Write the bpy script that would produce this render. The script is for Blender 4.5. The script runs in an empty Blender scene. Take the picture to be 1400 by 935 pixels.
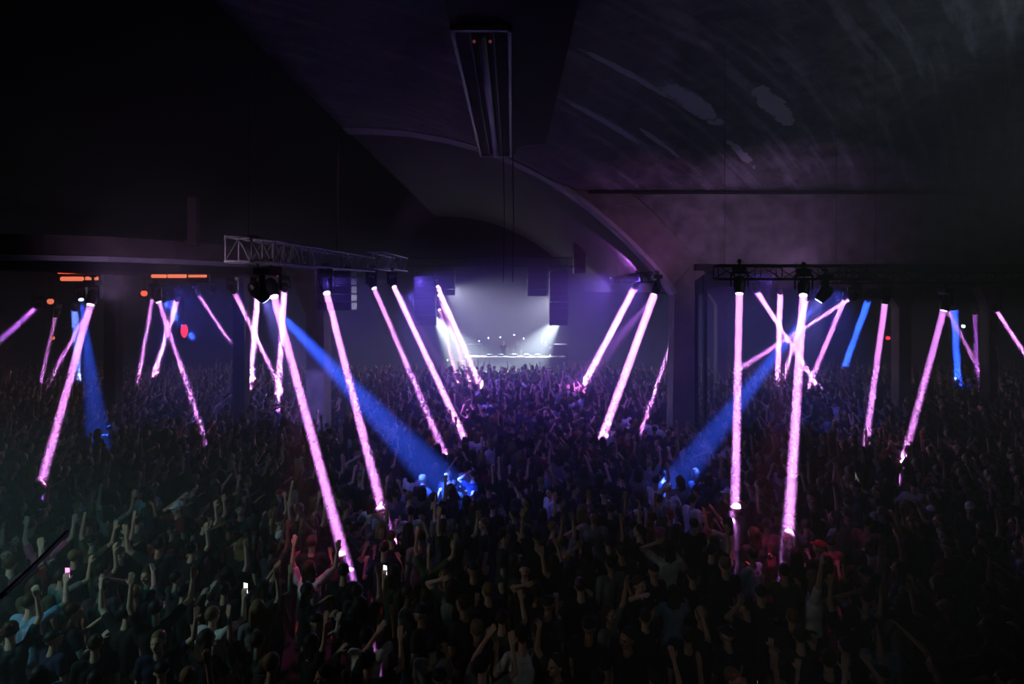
import bpy, bmesh, math, random
from mathutils import Vector, Matrix, Euler
random.seed(7)
F = 800.0                      # focal length in pixels of the 1400 px wide frame
CX, HY, CZ = 700.0, 398.0, 6.0  # vanishing point of the hall and camera height
S = bpy.context.scene
COL = S.collection


def P(px, py, d):
    """photo pixel at depth d -> point in the hall (metres, floor at z=0)"""
    return Vector(((px - CX) * d / F, d, CZ + (HY - py) * d / F))


def PH(px, py, z=1.7):
    return P(px, py, (CZ - z) * F / (py - HY))


# ------------------------------------------------------------------ materials
def mat(name, col, rough=.7, metal=0., spec=.3):
    m = bpy.data.materials.new(name)
    m.use_nodes = True
    b = m.node_tree.nodes['Principled BSDF']
    b.inputs['Base Color'].default_value = (*col, 1)
    b.inputs['Roughness'].default_value = rough
    b.inputs['Metallic'].default_value = metal
    b.inputs['Specular IOR Level'].default_value = spec
    return m


def noisy(name, c1, c2, scale=3., rough=.85, bump=.0, detail=4., stretch=(1, 1, 1)):
    m = mat(name, c1, rough)
    nt = m.node_tree
    N, L = nt.nodes, nt.links
    b = N['Principled BSDF']
    tc = N.new('ShaderNodeTexCoord')
    mp = N.new('ShaderNodeMapping')
    mp.inputs['Scale'].default_value = stretch
    n = N.new('ShaderNodeTexNoise')
    n.inputs['Scale'].default_value = scale
    n.inputs['Detail'].default_value = detail
    r = N.new('ShaderNodeValToRGB')
    r.color_ramp.elements[0].position = .35
    r.color_ramp.elements[1].position = .68
    r.color_ramp.elements[0].color = (*c1, 1)
    r.color_ramp.elements[1].color = (*c2, 1)
    L.new(tc.outputs['Object'], mp.inputs[0])
    L.new(mp.outputs[0], n.inputs['Vector'])
    L.new(n.outputs['Fac'], r.inputs[0])
    L.new(r.outputs[0], b.inputs['Base Color'])
    if bump:
        bp = N.new('ShaderNodeBump')
        bp.inputs['Strength'].default_value = bump
        L.new(n.outputs['Fac'], bp.inputs['Height'])
        L.new(bp.outputs[0], b.inputs['Normal'])
    return m


def emis(name, col, strength):
    m = bpy.data.materials.new(name)
    m.use_nodes = True
    nt = m.node_tree
    b = nt.nodes['Principled BSDF']
    b.inputs['Base Color'].default_value = (*col, 1)
    b.inputs['Emission Color'].default_value = (*col, 1)
    b.inputs['Emission Strength'].default_value = strength
    return m


def ceiling_mat():
    """board-marked concrete with long pale streaks and a few scraped patches"""
    m = mat('streaked_concrete', (.1, .1, .1), .9)
    nt = m.node_tree
    N, L = nt.nodes, nt.links
    b = N['Principled BSDF']
    tc = N.new('ShaderNodeTexCoord')
    sp = N.new('ShaderNodeSeparateXYZ')
    L.new(tc.outputs['Object'], sp.inputs[0])

    def math_(op, a, b_=None, c=None):
        n = N.new('ShaderNodeMath')
        n.operation = op
        for i, v in enumerate((a, b_, c)):
            if v is None:
                continue
            if isinstance(v, (int, float)):
                n.inputs[i].default_value = v
            else:
                L.new(v, n.inputs[i])
        return n.outputs[0]
    # plan coordinates turned along the streaks, gently curved
    x, y = sp.outputs[0], sp.outputs[1]
    u = math_('ADD', math_('MULTIPLY', x, .79), math_('MULTIPLY', y, .61))
    v0 = math_('SUBTRACT', math_('MULTIPLY', y, .79), math_('MULTIPLY', x, .61))
    v = math_('SUBTRACT', v0, math_('MULTIPLY', math_('MULTIPLY', x, x), .012))
    cb = N.new('ShaderNodeCombineXYZ')
    L.new(math_('MULTIPLY', u, .16), cb.inputs[0])
    L.new(math_('MULTIPLY', v, 1.7), cb.inputs[1])
    n1 = N.new('ShaderNodeTexNoise')
    n1.inputs['Scale'].default_value = 1.6
    n1.inputs['Detail'].default_value = 6
    n1.inputs['Roughness'].default_value = .62
    L.new(cb.outputs[0], n1.inputs['Vector'])
    r1 = N.new('ShaderNodeValToRGB')
    r1.color_ramp.elements[0].position = .50
    r1.color_ramp.elements[1].position = .66
    L.new(n1.outputs['Fac'], r1.inputs[0])
    n2 = N.new('ShaderNodeTexNoise')
    n2.inputs['Scale'].default_value = 2.3
    n2.inputs['Detail'].default_value = 9
    n2.inputs['Roughness'].default_value = .7
    L.new(tc.outputs['Object'], n2.inputs['Vector'])
    r2 = N.new('ShaderNodeValToRGB')
    r2.color_ramp.elements[0].position = .35
    r2.color_ramp.elements[1].position = .7
    r2.color_ramp.elements[0].color = (.07, .075, .075, 1)
    r2.color_ramp.elements[1].color = (.24, .24, .23, 1)
    L.new(n2.outputs['Fac'], r2.inputs[0])
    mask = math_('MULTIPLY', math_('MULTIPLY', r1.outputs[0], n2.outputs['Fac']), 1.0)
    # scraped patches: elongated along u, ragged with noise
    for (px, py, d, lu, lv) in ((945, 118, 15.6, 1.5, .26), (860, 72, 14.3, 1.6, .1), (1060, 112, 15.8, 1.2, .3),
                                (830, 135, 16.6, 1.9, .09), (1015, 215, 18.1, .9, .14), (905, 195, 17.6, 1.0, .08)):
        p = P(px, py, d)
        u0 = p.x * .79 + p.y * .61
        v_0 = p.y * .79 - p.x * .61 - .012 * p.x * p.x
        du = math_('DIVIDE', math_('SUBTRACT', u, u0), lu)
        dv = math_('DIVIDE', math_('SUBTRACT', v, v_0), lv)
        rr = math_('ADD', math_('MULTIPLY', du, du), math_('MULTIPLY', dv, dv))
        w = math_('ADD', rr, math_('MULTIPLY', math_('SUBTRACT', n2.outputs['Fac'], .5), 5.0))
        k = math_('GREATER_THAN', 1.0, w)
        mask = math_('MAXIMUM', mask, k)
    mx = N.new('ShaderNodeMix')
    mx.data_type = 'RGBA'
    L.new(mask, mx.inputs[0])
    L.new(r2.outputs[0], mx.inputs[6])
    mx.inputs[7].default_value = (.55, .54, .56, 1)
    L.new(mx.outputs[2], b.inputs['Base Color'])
    bp = N.new('ShaderNodeBump')
    bp.inputs['Strength'].default_value = .4
    L.new(n2.outputs['Fac'], bp.inputs['Height'])
    L.new(bp.outputs[0], b.inputs['Normal'])
    return m


M = dict(
    ceil=ceiling_mat(),
    conc=noisy('mottled_concrete', (.13, .12, .12), (.3, .28, .28), 2.2, .9, .4, 9),
    farconc=noisy('darkened_concrete', (.05, .048, .05), (.11, .105, .11), 2.2, .9, .4, 9),  # same concrete with its colour darkened, so the far vault looks dim
    rib=noisy('worn_plaster', (.16, .14, .13), (.26, .23, .21), 3, .85, .2),
    edge=noisy('pale_arch_edge', (.4, .36, .38), (.5, .46, .46), 4, .7),
    floor=noisy('dark_floor', (.02, .02, .022), (.04, .04, .04), 4, .6),
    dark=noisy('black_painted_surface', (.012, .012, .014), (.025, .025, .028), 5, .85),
    canopy=noisy('brown_canopy_board', (.10, .075, .07), (.17, .13, .12), 2, .8),
    strip=noisy('pale_metal_strip', (.4, .4, .42), (.55, .55, .58), 3, .5),
    black=noisy('black_powder_coat', (.008, .008, .009), (.016, .016, .018), 20, .55),
    plastic=noisy('black_housing_plastic', (.012, .012, .013), (.02, .02, .022), 30, .4),
    alu=noisy('dull_aluminium', (.42, .42, .43), (.55, .55, .56), 12, .45),
    mesh=noisy('speaker_grille_cloth', (.006, .006, .007), (.015, .015, .016), 60, .7),
    lens_pink=emis('lit_lens_pink', (1, .62, 1), 5),
    lens_blue=emis('lit_lens_blue', (.45, .6, 1), 6),
    lens_white=emis('lit_lens_white', (.8, .95, 1), 10),
    red=emis('red_glow', (1, .10, .05), 2.2),
    orange=emis('orange_glow', (1, .22, .11), 1.3),
    dimred=emis('dim_red_indicator', (1, .2, .2), .12),
    redlamp=emis('red_lantern_glow', (1, .03, .06), 2.5),
    screen=emis('phone_screen_glow', (.8, .85, 1), 3.5),
    pinkscreen=emis('pink_phone_glow', (1, .25, .8), 3.0),
    tube=noisy('frosted_tube', (.55, .5, .58), (.62, .57, .65), 5, .35),
    frame=noisy('brushed_frame', (.4, .36, .4), (.5, .46, .5), 8, .4),
)


# ------------------------------------------------------------------ mesh helpers
def obj(name, bm_or_me, m=None, parent=None, smooth=False, loc=None):
    if isinstance(bm_or_me, bmesh.types.BMesh):
        me = bpy.data.meshes.new(name)
        bmesh.ops.recalc_face_normals(bm_or_me, faces=bm_or_me.faces)
        bm_or_me.to_mesh(me)
        bm_or_me.free()
    else:
        me = bm_or_me
    if m is not None and not me.materials:
        me.materials.append(m)
    if smooth:
        for p in me.polygons:
            p.use_smooth = True
    o = bpy.data.objects.new(name, me)
    COL.objects.link(o)
    if parent is not None:
        o.parent = parent
    if loc is not None:
        o.location = loc
    return o


def tag(o, label, cat, group=None):
    o['label'] = label
    o['category'] = cat
    if group:
        o['group'] = group
    return o


def struct(name, bm, m, smooth=False):
    o = obj(name, bm, m, None, smooth)
    o['kind'] = 'structure'
    return o


def thing(name, label, cat, loc=(0, 0, 0), rz=0, group=None):
    o = bpy.data.objects.new(name, None)
    o.empty_display_size = .1
    COL.objects.link(o)
    o.location = loc
    o.rotation_euler = (0, 0, rz)
    return tag(o, label, cat, group)


def box(bm, c, s, rot=None):
    v = []
    for dx in (-.5, .5):
        for dy in (-.5, .5):
            for dz in (-.5, .5):
                p = Vector((dx * s[0], dy * s[1], dz * s[2]))
                if rot is not None:
                    p = rot @ p
                v.append(bm.verts.new(Vector(c) + p))
    for f in ((0, 1, 3, 2), (4, 6, 7, 5), (0, 4, 5, 1), (2, 3, 7, 6), (0, 2, 6, 4), (1, 5, 7, 3)):
        bm.faces.new([v[i] for i in f])
    return v


def bevel_all(bm, w, seg=2):
    bmesh.ops.bevel(bm, geom=bm.edges[:] + bm.verts[:], offset=w, segments=seg, affect='EDGES', profile=.7)
    return bm


def tube(bm, pts, rad, seg=10, cap=True):
    """swept tube; rad a number or one per point"""
    pts = [Vector(p) for p in pts]
    n = len(pts)
    if not hasattr(rad, '__len__'):
        rad = [rad] * n
    rings = []
    up = None
    for i, p in enumerate(pts):
        d = (pts[min(i + 1, n - 1)] - pts[max(i - 1, 0)]).normalized()
        if up is None:
            up = d.orthogonal().normalized()
        else:
            up = (up - d * up.dot(d)).normalized()
        s = d.cross(up)
        rings.append([bm.verts.new(p + (up * math.cos(t) + s * math.sin(t)) * rad[i]) for t in [2 * math.pi * k / seg for k in range(seg)]])
    for a, b in zip(rings, rings[1:]):
        for k in range(seg):
            bm.faces.new((a[k], a[(k + 1) % seg], b[(k + 1) % seg], b[k]))
    if cap:
        bm.faces.new(list(reversed(rings[0])))
        bm.faces.new(rings[-1])


def ball(bm, c, r, seg=12, rot=None):
    mtx = Matrix.Translation(Vector(c)) @ (rot.to_4x4() if rot is not None else Matrix()) @ Matrix.Diagonal((*(r if hasattr(r, '__len__') else (r, r, r)), 1))
    bmesh.ops.create_uvsphere(bm, u_segments=seg, v_segments=max(6, seg // 2 + 1), radius=1, matrix=mtx)


def capsule(bm, a, b, ra, rb, seg=12):
    a, b = Vector(a), Vector(b)
    d = b - a
    L_ = d.length
    d = d / L_
    pts, rad = [], []
    for t in (-.99, -.85, -.55, -.2):
        pts.append(a + d * (t * ra)); rad.append(ra * math.sqrt(1 - t * t))
    for k in range(0, 5):
        f = k / 4
        pts.append(a.lerp(b, f)); rad.append(ra + (rb - ra) * f)
    for t in (.2, .55, .85, .99):
        pts.append(b + d * (t * rb)); rad.append(rb * math.sqrt(1 - t * t))
    tube(bm, pts, rad, seg)


def prism(bm, poly, y0, y1):
    """poly of (x, z) extruded along y"""
    a = [bm.verts.new((x, y0, z)) for x, z in poly]
    b = [bm.verts.new((x, y1, z)) for x, z in poly]
    n = len(poly)
    bm.faces.new(a)
    bm.faces.new(list(reversed(b)))
    for i in range(n):
        bm.faces.new((a[i], b[i], b[(i + 1) % n], a[(i + 1) % n]))


def new():
    return bmesh.new()


def copy_tree(root):
    r = root.copy()
    COL.objects.link(r)
    for ch in root.children:
        c = ch.copy()
        COL.objects.link(c)
        c.parent = r
        for g in ch.children:
            e = g.copy()
            COL.objects.link(e)
            e.parent = c
    return r


# ------------------------------------------------------------------ the hall shell
D = 20.0   # depth of the great arch
rim_px = [(470, 176), (495, 176), (520, 177), (560, 180), (610, 189), (660, 203), (700, 219), (735, 236), (770, 257),
          (800, 278), (830, 303), (858, 328), (884, 355), (905, 378), (921, 402)]
rim = [((x - CX) * D / F, CZ + (HY - y) * D / F) for x, y in rim_px]


def rimz(x):
    if x <= rim[0][0]:
        return rim[0][1]
    for (x0, z0), (x1, z1) in zip(rim, rim[1:]):
        if x <= x1:
            return z0 + (z1 - z0) * (x - x0) / (x1 - x0)
    return rim[-1][1] - (x - rim[-1][0]) * 4


GZ = CZ + 133 * D / F      # the groove where the vault lands on the wall over the side hall
LZ = CZ + 36 * D / F       # underside of that wall


def cove(y):
    t = max(0., min(1., (D - y) / 9.0))
    return GZ + (rim[0][1] - GZ) * (1 - (1 - t) ** 2.2)


def near_z(x, y):
    a, b = rimz(x), cove(y)
    k = .25
    h = max(k - abs(a - b), 0) / k
    return max(a, b) + h * h * k * .25


bm = new()
xs = [rim[0][0] + i * (34 - rim[0][0]) / 90 for i in range(91)]
ys = [D - i * .5 for i in range(44)]
grid = [[bm.verts.new((x, y, near_z(x, y))) for x in xs] for y in ys]
for a, b in zip(grid, grid[1:]):
    for i in range(len(xs) - 1):
        bm.faces.new((a[i], a[i + 1], b[i + 1], b[i]))
# outer skin of the shell, 0.4 m thick
r = bmesh.ops.extrude_face_region(bm, geom=bm.faces[:])
bmesh.ops.translate(bm, verts=[v for v in r['geom'] if isinstance(v, bmesh.types.BMVert)], vec=(0, 0, .4))
struct('ceiling', bm, M['ceil'], True)

# far vault behind the arch
bm = new()
fx = [p[0] for p in rim]
inner = [(x, z + .05) for x, z in rim]
outer = [(x + .5 * (1 if i > 8 else 0), z + .45) for i, (x, z) in enumerate(rim)]
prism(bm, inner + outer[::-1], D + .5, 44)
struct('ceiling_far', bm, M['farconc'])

# arch rib: front face and a thin pale edge moulding
bm = new()
cx0, cz0 = rim[2][0], CZ - 2.0


def off(i, w):
    x, z = rim[i]
    a = rim[max(i - 1, 0)]
    b = rim[min(i + 1, len(rim) - 1)]
    t = Vector((b[0] - a[0], b[1] - a[1])).normalized()
    return (x - t.y * w, z + t.x * w)


prism(bm, rim + [off(i, 1.25) for i in range(len(rim))][::-1], D - .12, D + .55)
struct('arch_beam', bm, M['rib'])
bm = new()
prism(bm, [off(i, -.04) for i in range(len(rim))] + [off(i, .09) for i in range(len(rim))][::-1], D - .2, D + .6)
struct('trim_arch', bm, M['edge'])

# wall over the side hall
bm = new()
top = [(x, near_z(x, D) + .2) for x in [1.9 + i * (34 - 1.9) / 60 for i in range(61)]]
low = [(34, LZ), (6.3, LZ), (6.1, LZ - .6), (rim[-1][0] + .1, rim[-1][1])] + [(rim[i][0], rim[i][1] + .08) for i in range(len(rim) - 2, 8, -1)]
prism(bm, top + low, D - .02, D + .5)
struct('wall_over_side_hall', bm, M['conc'])
# groove strip and lower dark lip
bm = new()
box(bm, (18.3, D - .1, GZ + .02), (31.4, .24, .07))
struct('trim_groove', bm, M['dark'])
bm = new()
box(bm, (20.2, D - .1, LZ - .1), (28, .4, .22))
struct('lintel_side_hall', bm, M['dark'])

# columns that carry the arch
bm = new()
prism(bm, [(5.42, 0), (5.52, 5.85), (5.40, 6.1), (6.2, 6.95), (6.2, 0)], D - .15, D + .6)
struct('column_right', bm, M['rib'])
bm = new()
for x in (6.32, 6.62):
    box(bm, (x, D + .1, 3.45), (.1, .2, 6.9))
struct('trim_side_hall_posts', bm, M['dark'])
bm = new()
prism(bm, [(-7.0, 0), (-7.0, 5.2), (-7.6, 6.7), (-6.0, 6.7), (-6.4, 5.2), (-6.4, 0)], D - .1, D + .7)
struct('column_left', bm, M['rib'])

# floor, outer walls, black roof over the left side
bm = new()
box(bm, (0, 22, -.1), (84, 52, .2))
struct('floor', bm, M['floor'])
bm = new()
box(bm, (0, 45.2, 7), (84, .4, 14))
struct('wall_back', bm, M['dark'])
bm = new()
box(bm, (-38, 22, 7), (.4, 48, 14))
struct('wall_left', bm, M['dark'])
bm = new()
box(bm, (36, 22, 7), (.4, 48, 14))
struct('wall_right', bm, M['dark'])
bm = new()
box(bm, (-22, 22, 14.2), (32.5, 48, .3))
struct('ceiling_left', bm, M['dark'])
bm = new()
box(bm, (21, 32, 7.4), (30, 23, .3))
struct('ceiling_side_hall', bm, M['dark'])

# brown downstand beam inside the side hall and its pillars
bm = new()
box(bm, (23.5, 24.5, 6.75), (25, .5, 1.25))
struct('beam_side_hall', bm, M['canopy'])
for i, (px, d, w) in enumerate(((1232, 24.2, .5), (1352, 24.2, .35), (985, 30, .5))):
    bm = new()
    x = (px - CX) * d / F
    box(bm, (x, d, 3.1), (w, .5, 6.2))
    prism(bm, [(x - w / 2, 5.3), (x - w * 1.6, 6.15), (x + w * 1.6, 6.15), (x + w / 2, 5.3)], d - .24, d + .24)
    struct('pillar_side_hall', bm, M['canopy'])

# left canopy: curved brown fascia with a pale strip, slab behind, short post on top
bm = new()
cp = [(-40, 332, 13.4), (60, 333, 13.8), (150, 335, 14.4), (240, 339, 15.6), (335, 347, 17.4)]


def canopy_pt(t, z, dy=0):
    n = len(cp) - 1
    i = min(int(t * n), n - 1)
    f = t * n - i
    px = cp[i][0] + (cp[i + 1][0] - cp[i][0]) * f
    d = cp[i][2] + (cp[i + 1][2] - cp[i][2]) * f
    return Vector(((px - CX) * d / F, d + dy, z))


T = [i / 24 for i in range(25)]


def curved_slab(bm, z0, z1, dy0, dy1):
    rows = [[bm.verts.new(canopy_pt(t, z, dy)) for t in T] for z, dy in ((z0, dy0), (z1, dy0), (z1, dy1), (z0, dy1))]
    for j in range(4):
        a, b = rows[j], rows[(j + 1) % 4]
        for i in range(24):
            bm.faces.new((a[i], a[i + 1], b[i + 1], b[i]))
    for e in (0, 24):
        bm.faces.new([r[e] for r in rows])


curved_slab(bm, CZ + .86, CZ + 1.34, 0, .3)
struct('canopy_beam', bm, M['canopy'])
bm = new()
curved_slab(bm, CZ + .72, CZ + .85, -.06, .2)
struct('trim_canopy', bm, M['strip'])
bm = new()
curved_slab(bm, CZ + .5, CZ + .71, .2, 22)
struct('canopy_slab', bm, M['dark'])
bm = new()
pp = P(262, 345, 15.9)
box(bm, (pp.x, pp.y + .1, CZ + 1.9), (.24, .2, 1.3))
box(bm, (pp.x, pp.y + .1, CZ + 1.36), (.34, .3, .05))
struct('pillar_canopy', bm, M['canopy'])
bm = new()
tube(bm, [P(463, 174, D), P(461, 338, D)], .05, 8)
struct('pillar_drop', bm, M['canopy'])
for x in (155, 330):
    bm = new()
    p = P(x, 400, 23)
    box(bm, (p.x, p.y, 3.3), (.45, .45, 6.6))
    struct('pillar_canopy_support', bm, M['dark'])

# ------------------------------------------------------------------ box beam with the long light fitting
bm = new()
prism(bm, [(-1.03, 10.42), (1.02, 10.42), (1.02, 11.9), (-1.03, 11.9)], 5.0, 18.9)
struct('ceiling_box_beam', bm, M['dark'])
d0, d1 = 9.7, 18.9
fz = 10.40
lf = thing('ceiling_light', 'long rectangular ceiling light fitting with pale frame and frosted tube under the box beam', 'ceiling light', (-.52, (d0 + d1) / 2, fz))
Ln, W = d1 - d0, 1.02
bm = new()
for sx in (-1, 1):
    box(bm, (sx * (W / 2 - .03), 0, -.03), (.06, Ln, .09))
for sy in (-1, 1):
    box(bm, (0, sy * (Ln / 2 - .04), -.03), (W, .08, .09))
obj('frame', bm, M['frame'], lf)
bm = new()
tube(bm, [(0, -Ln / 2 + .35, -.06), (0, Ln / 2 - .3, -.06)], .075, 12)
obj('tube', bm, M['tube'], lf, True)
for sx in (-1, 1):
    bm = new()
    box(bm, (sx * .2, 0, -.01), (.035, Ln - .2, .06))
    obj('reflector', bm, M['alu'] if False else M['black'], lf)
for sx in (-1, 1):
    bm = new()
    ball(bm, (sx * .14, -Ln / 2 + .5, -.05), .03, 8)
    obj('indicator', bm, M['dimred'], lf)
for x in (-.28, .02):
    bm = new()
    tube(bm, [(x, 18.8, 10.4), (x + .03, 19, 8.4), (x, 19, 6.3)], .014, 6)
    tag(obj('hanging_cable', bm, M['black']), 'thin black cable hanging from far end of the box beam, ' + ('left one' if x < 0 else 'right one'), 'cable')

# ------------------------------------------------------------------ truss, speakers
def truss(name, label, A, B, w=.4, bays=14, mt='black'):
    A, B = Vector(A), Vector(B)
    d = (B - A).normalized()
    side = d.cross(Vector((0, 0, 1))).normalized() * w / 2
    up = Vector((0, 0, w / 2))
    root = thing(name, label, 'truss', (A + B) / 2)
    o = (A + B) / 2
    cor = [(1, 1), (-1, 1), (-1, -1), (1, -1)]
    for s, u in cor:
        bm = new()
        tube(bm, [A - o + side * s + up * u, B - o + side * s + up * u], .028, 8)
        obj('chord', bm, M[mt], root, True)
    bm = new()
    for k in range(bays):
        p, q = A.lerp(B, k / bays) - o, A.lerp(B, (k + 1) / bays) - o
        for j in range(4):
            s0, u0 = cor[j]
            s1, u1 = cor[(j + 1) % 4]
            a, b = (p, q) if k % 2 else (q, p)
            tube(bm, [a + side * s0 + up * u0, b + side * s1 + up * u1], .013, 6)
            tube(bm, [p + side * s0 + up * u0, p + side * s1 + up * u1], .013, 6)
    obj('bracing', bm, M[mt], root)
    return root


tA, tB = P(325, 340, 9.9), P(503, 362, 18.4)
truss('lighting_truss', 'aluminium box truss running towards the stage on the left, lamps hung below', tA, tB, .42, 18, 'alu')
truss('lighting_truss', 'short far length of box truss beside the left hanging speaker', P(513, 355, 22), P(548, 362, 27), .6, 6, 'alu')
truss('lighting_truss', 'dark box truss hung right of the column, two tall violet beams below it', (4.6, 13.2, CZ + .42), (8.4, 13.2, CZ + .42), .3, 8)
truss('lighting_truss', 'far right truss under the wall over the side hall', (8.8, 16.6, CZ + .38), (15.5, 16.6, CZ + .38), .3, 14)
truss('lighting_truss', 'wide truss across the stage front carrying the speakers', (-6, 34.2, CZ + 1.7), (4.1, 34.2, CZ + 1.7), .5, 22)
truss('lighting_truss', 'right side truss under the great arch ending at the column', (4.3, 18.6, CZ + .45), (4.6, 26.5, CZ + .45), .3, 14)


def rod(p, q, label):
    bm = new()
    tube(bm, [p, q], .004, 6)
    return tag(obj('suspension_cable', bm, M['black']), label, 'cable', 'steel cables the trusses hang on')


for n_, (x, y) in enumerate(((4.8, 13.2), (8.2, 13.2), (9.2, 16.6), (15.1, 16.6))):
    rod((x, y, CZ + .55), (x, y, near_z(x, y) + .05), 'thin steel cable holding the %s end of the %s truss' % (('left', 'right')[n_ % 2], ('middle right', 'far right')[n_ // 2]))
for n_, (x, y, z) in enumerate(((tA.x, tA.y + .4, 14.1), (-4.2, 17.5, 11.8))):
    rod((x, y, CZ + .95), (x, y, z), 'thin steel cable holding the %s end of the long left truss' % ('near', 'far')[n_])
for x in (4.35, 4.55):
    rod((x, 19.2 + (x - 4.35) * 30, CZ + .6), (x, 19.2 + (x - 4.35) * 30, rimz(x) + .1), 'thin steel cable holding the truss beside the column, %s one' % ('near' if x < 4.4 else 'far'))
for x in (-5, 3.8):
    rod((x, 34.2, CZ + 1.95), (x, 34.2, rimz(x) + .1), 'thin steel cable holding the stage front truss, %s end' % ('left' if x < 0 else 'right'))


def line_array(px0, px1, py0, py1, d, n, label, group='hanging speakers at the stage'):
    w = (px1 - px0) * d / F
    top = P((px0 + px1) / 2, py0, d)
    h = (py1 - py0) * d / F
    root = thing('line_array_speaker', label, 'speaker', (top.x, top.y, top.z), 0, group)
    bh = h / n
    for k in range(n):
        bm = new()
        box(bm, (0, .02 * k * k * .1, -bh * (k + .5)), (w, .6, bh * .95))
        bevel_all(bm, .02, 1)
        cab = obj('cabinet', bm, M['plastic'], root)
        bm = new()
        box(bm, (0, -.31 + .02 * k * k * .1, -bh * (k + .5)), (w * .9, .02, bh * .8))
        obj('grille', bm, M['mesh'], cab)
    bm = new()
    box(bm, (0, 0, .04), (w * .9, .5, .06))
    for s in (-1, 1):
        tube(bm, [(s * w * .35, 0, .05), (0, 0, .45)], .015, 6)
    tube(bm, [(0, 0, .45), (0, 0, 1.0)], .015, 6)
    obj('rigging_frame', bm, M['black'], root)
    return root


line_array(751, 776, 372, 445, 33, 9, 'long black hanging speaker column right of the stage glow')
line_array(567, 596, 378, 445, 33, 9, 'long black hanging speaker column left of the stage glow')
line_array(721, 747, 367, 405, 35, 4, 'short hanging speaker block with red strip, left of the long right column')
line_array(600, 622, 368, 404, 35, 4, 'short hanging speaker block right of the long left column')
line_array(784, 800, 326, 374, 30, 5, 'narrow dark speaker block hung highest, right of the stage')
line_array(437, 484, 368, 424, 17.2, 5, 'broad black speaker cluster hung beside the left column', 'hanging speakers over the crowd')
bm = new()
p = P(733, 364, 34.6)
box(bm, (0, 0, 0), (.9, .08, .12))
o = obj('light_bar', bm, M['black'], loc=p)
tag(o, 'short dim red light bar above the short right speaker block', 'light bar')
bm = new(); box(bm, (0, -.05, 0), (.8, .03, .06)); obj('glowing_strip', bm, emis('dim_red', (1, .12, .1), .35), o)


# ------------------------------------------------------------------ moving heads and beams
def make_head():
    root = thing('moving_head_light', 'x', 'stage light')
    bm = new()
    box(bm, (0, 0, .34), (.3, .3, .12)); bevel_all(bm, .02, 2)
    obj('base', bm, M['plastic'], root)
    bm = new()
    box(bm, (0, 0, .25), (.34, .12, .05))
    for s in (-1, 1):
        box(bm, (s * .175, 0, .1), (.035, .1, .32))
    obj('yoke', bm, M['plastic'], root)
    bm = new()
    tube(bm, [(0, 0, .17), (0, 0, .1), (0, 0, .0), (0, 0, -.1), (0, 0, -.2), (0, 0, -.22)], [.07, .12, .135, .12, .105, .09], 16)
    hd = obj('head', bm, M['plastic'], root)
    bm = new()
    tube(bm, [(0, 0, -.221), (0, 0, -.232)], .08, 16)
    obj('lens', bm, M['lens_pink'], hd)
    bm = new()
    tube(bm, [(0, 0, .39), (0, 0, .55)], .03, 8)
    box(bm, (0, 0, .5), (.09, .12, .06))
    obj('clamp', bm, M['black'], root)
    return root


PINK = (.84, .28, 1.0)
VIO = (.55, .16, 1.0)
BLUE = (.03, .10, 1.0)
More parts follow.
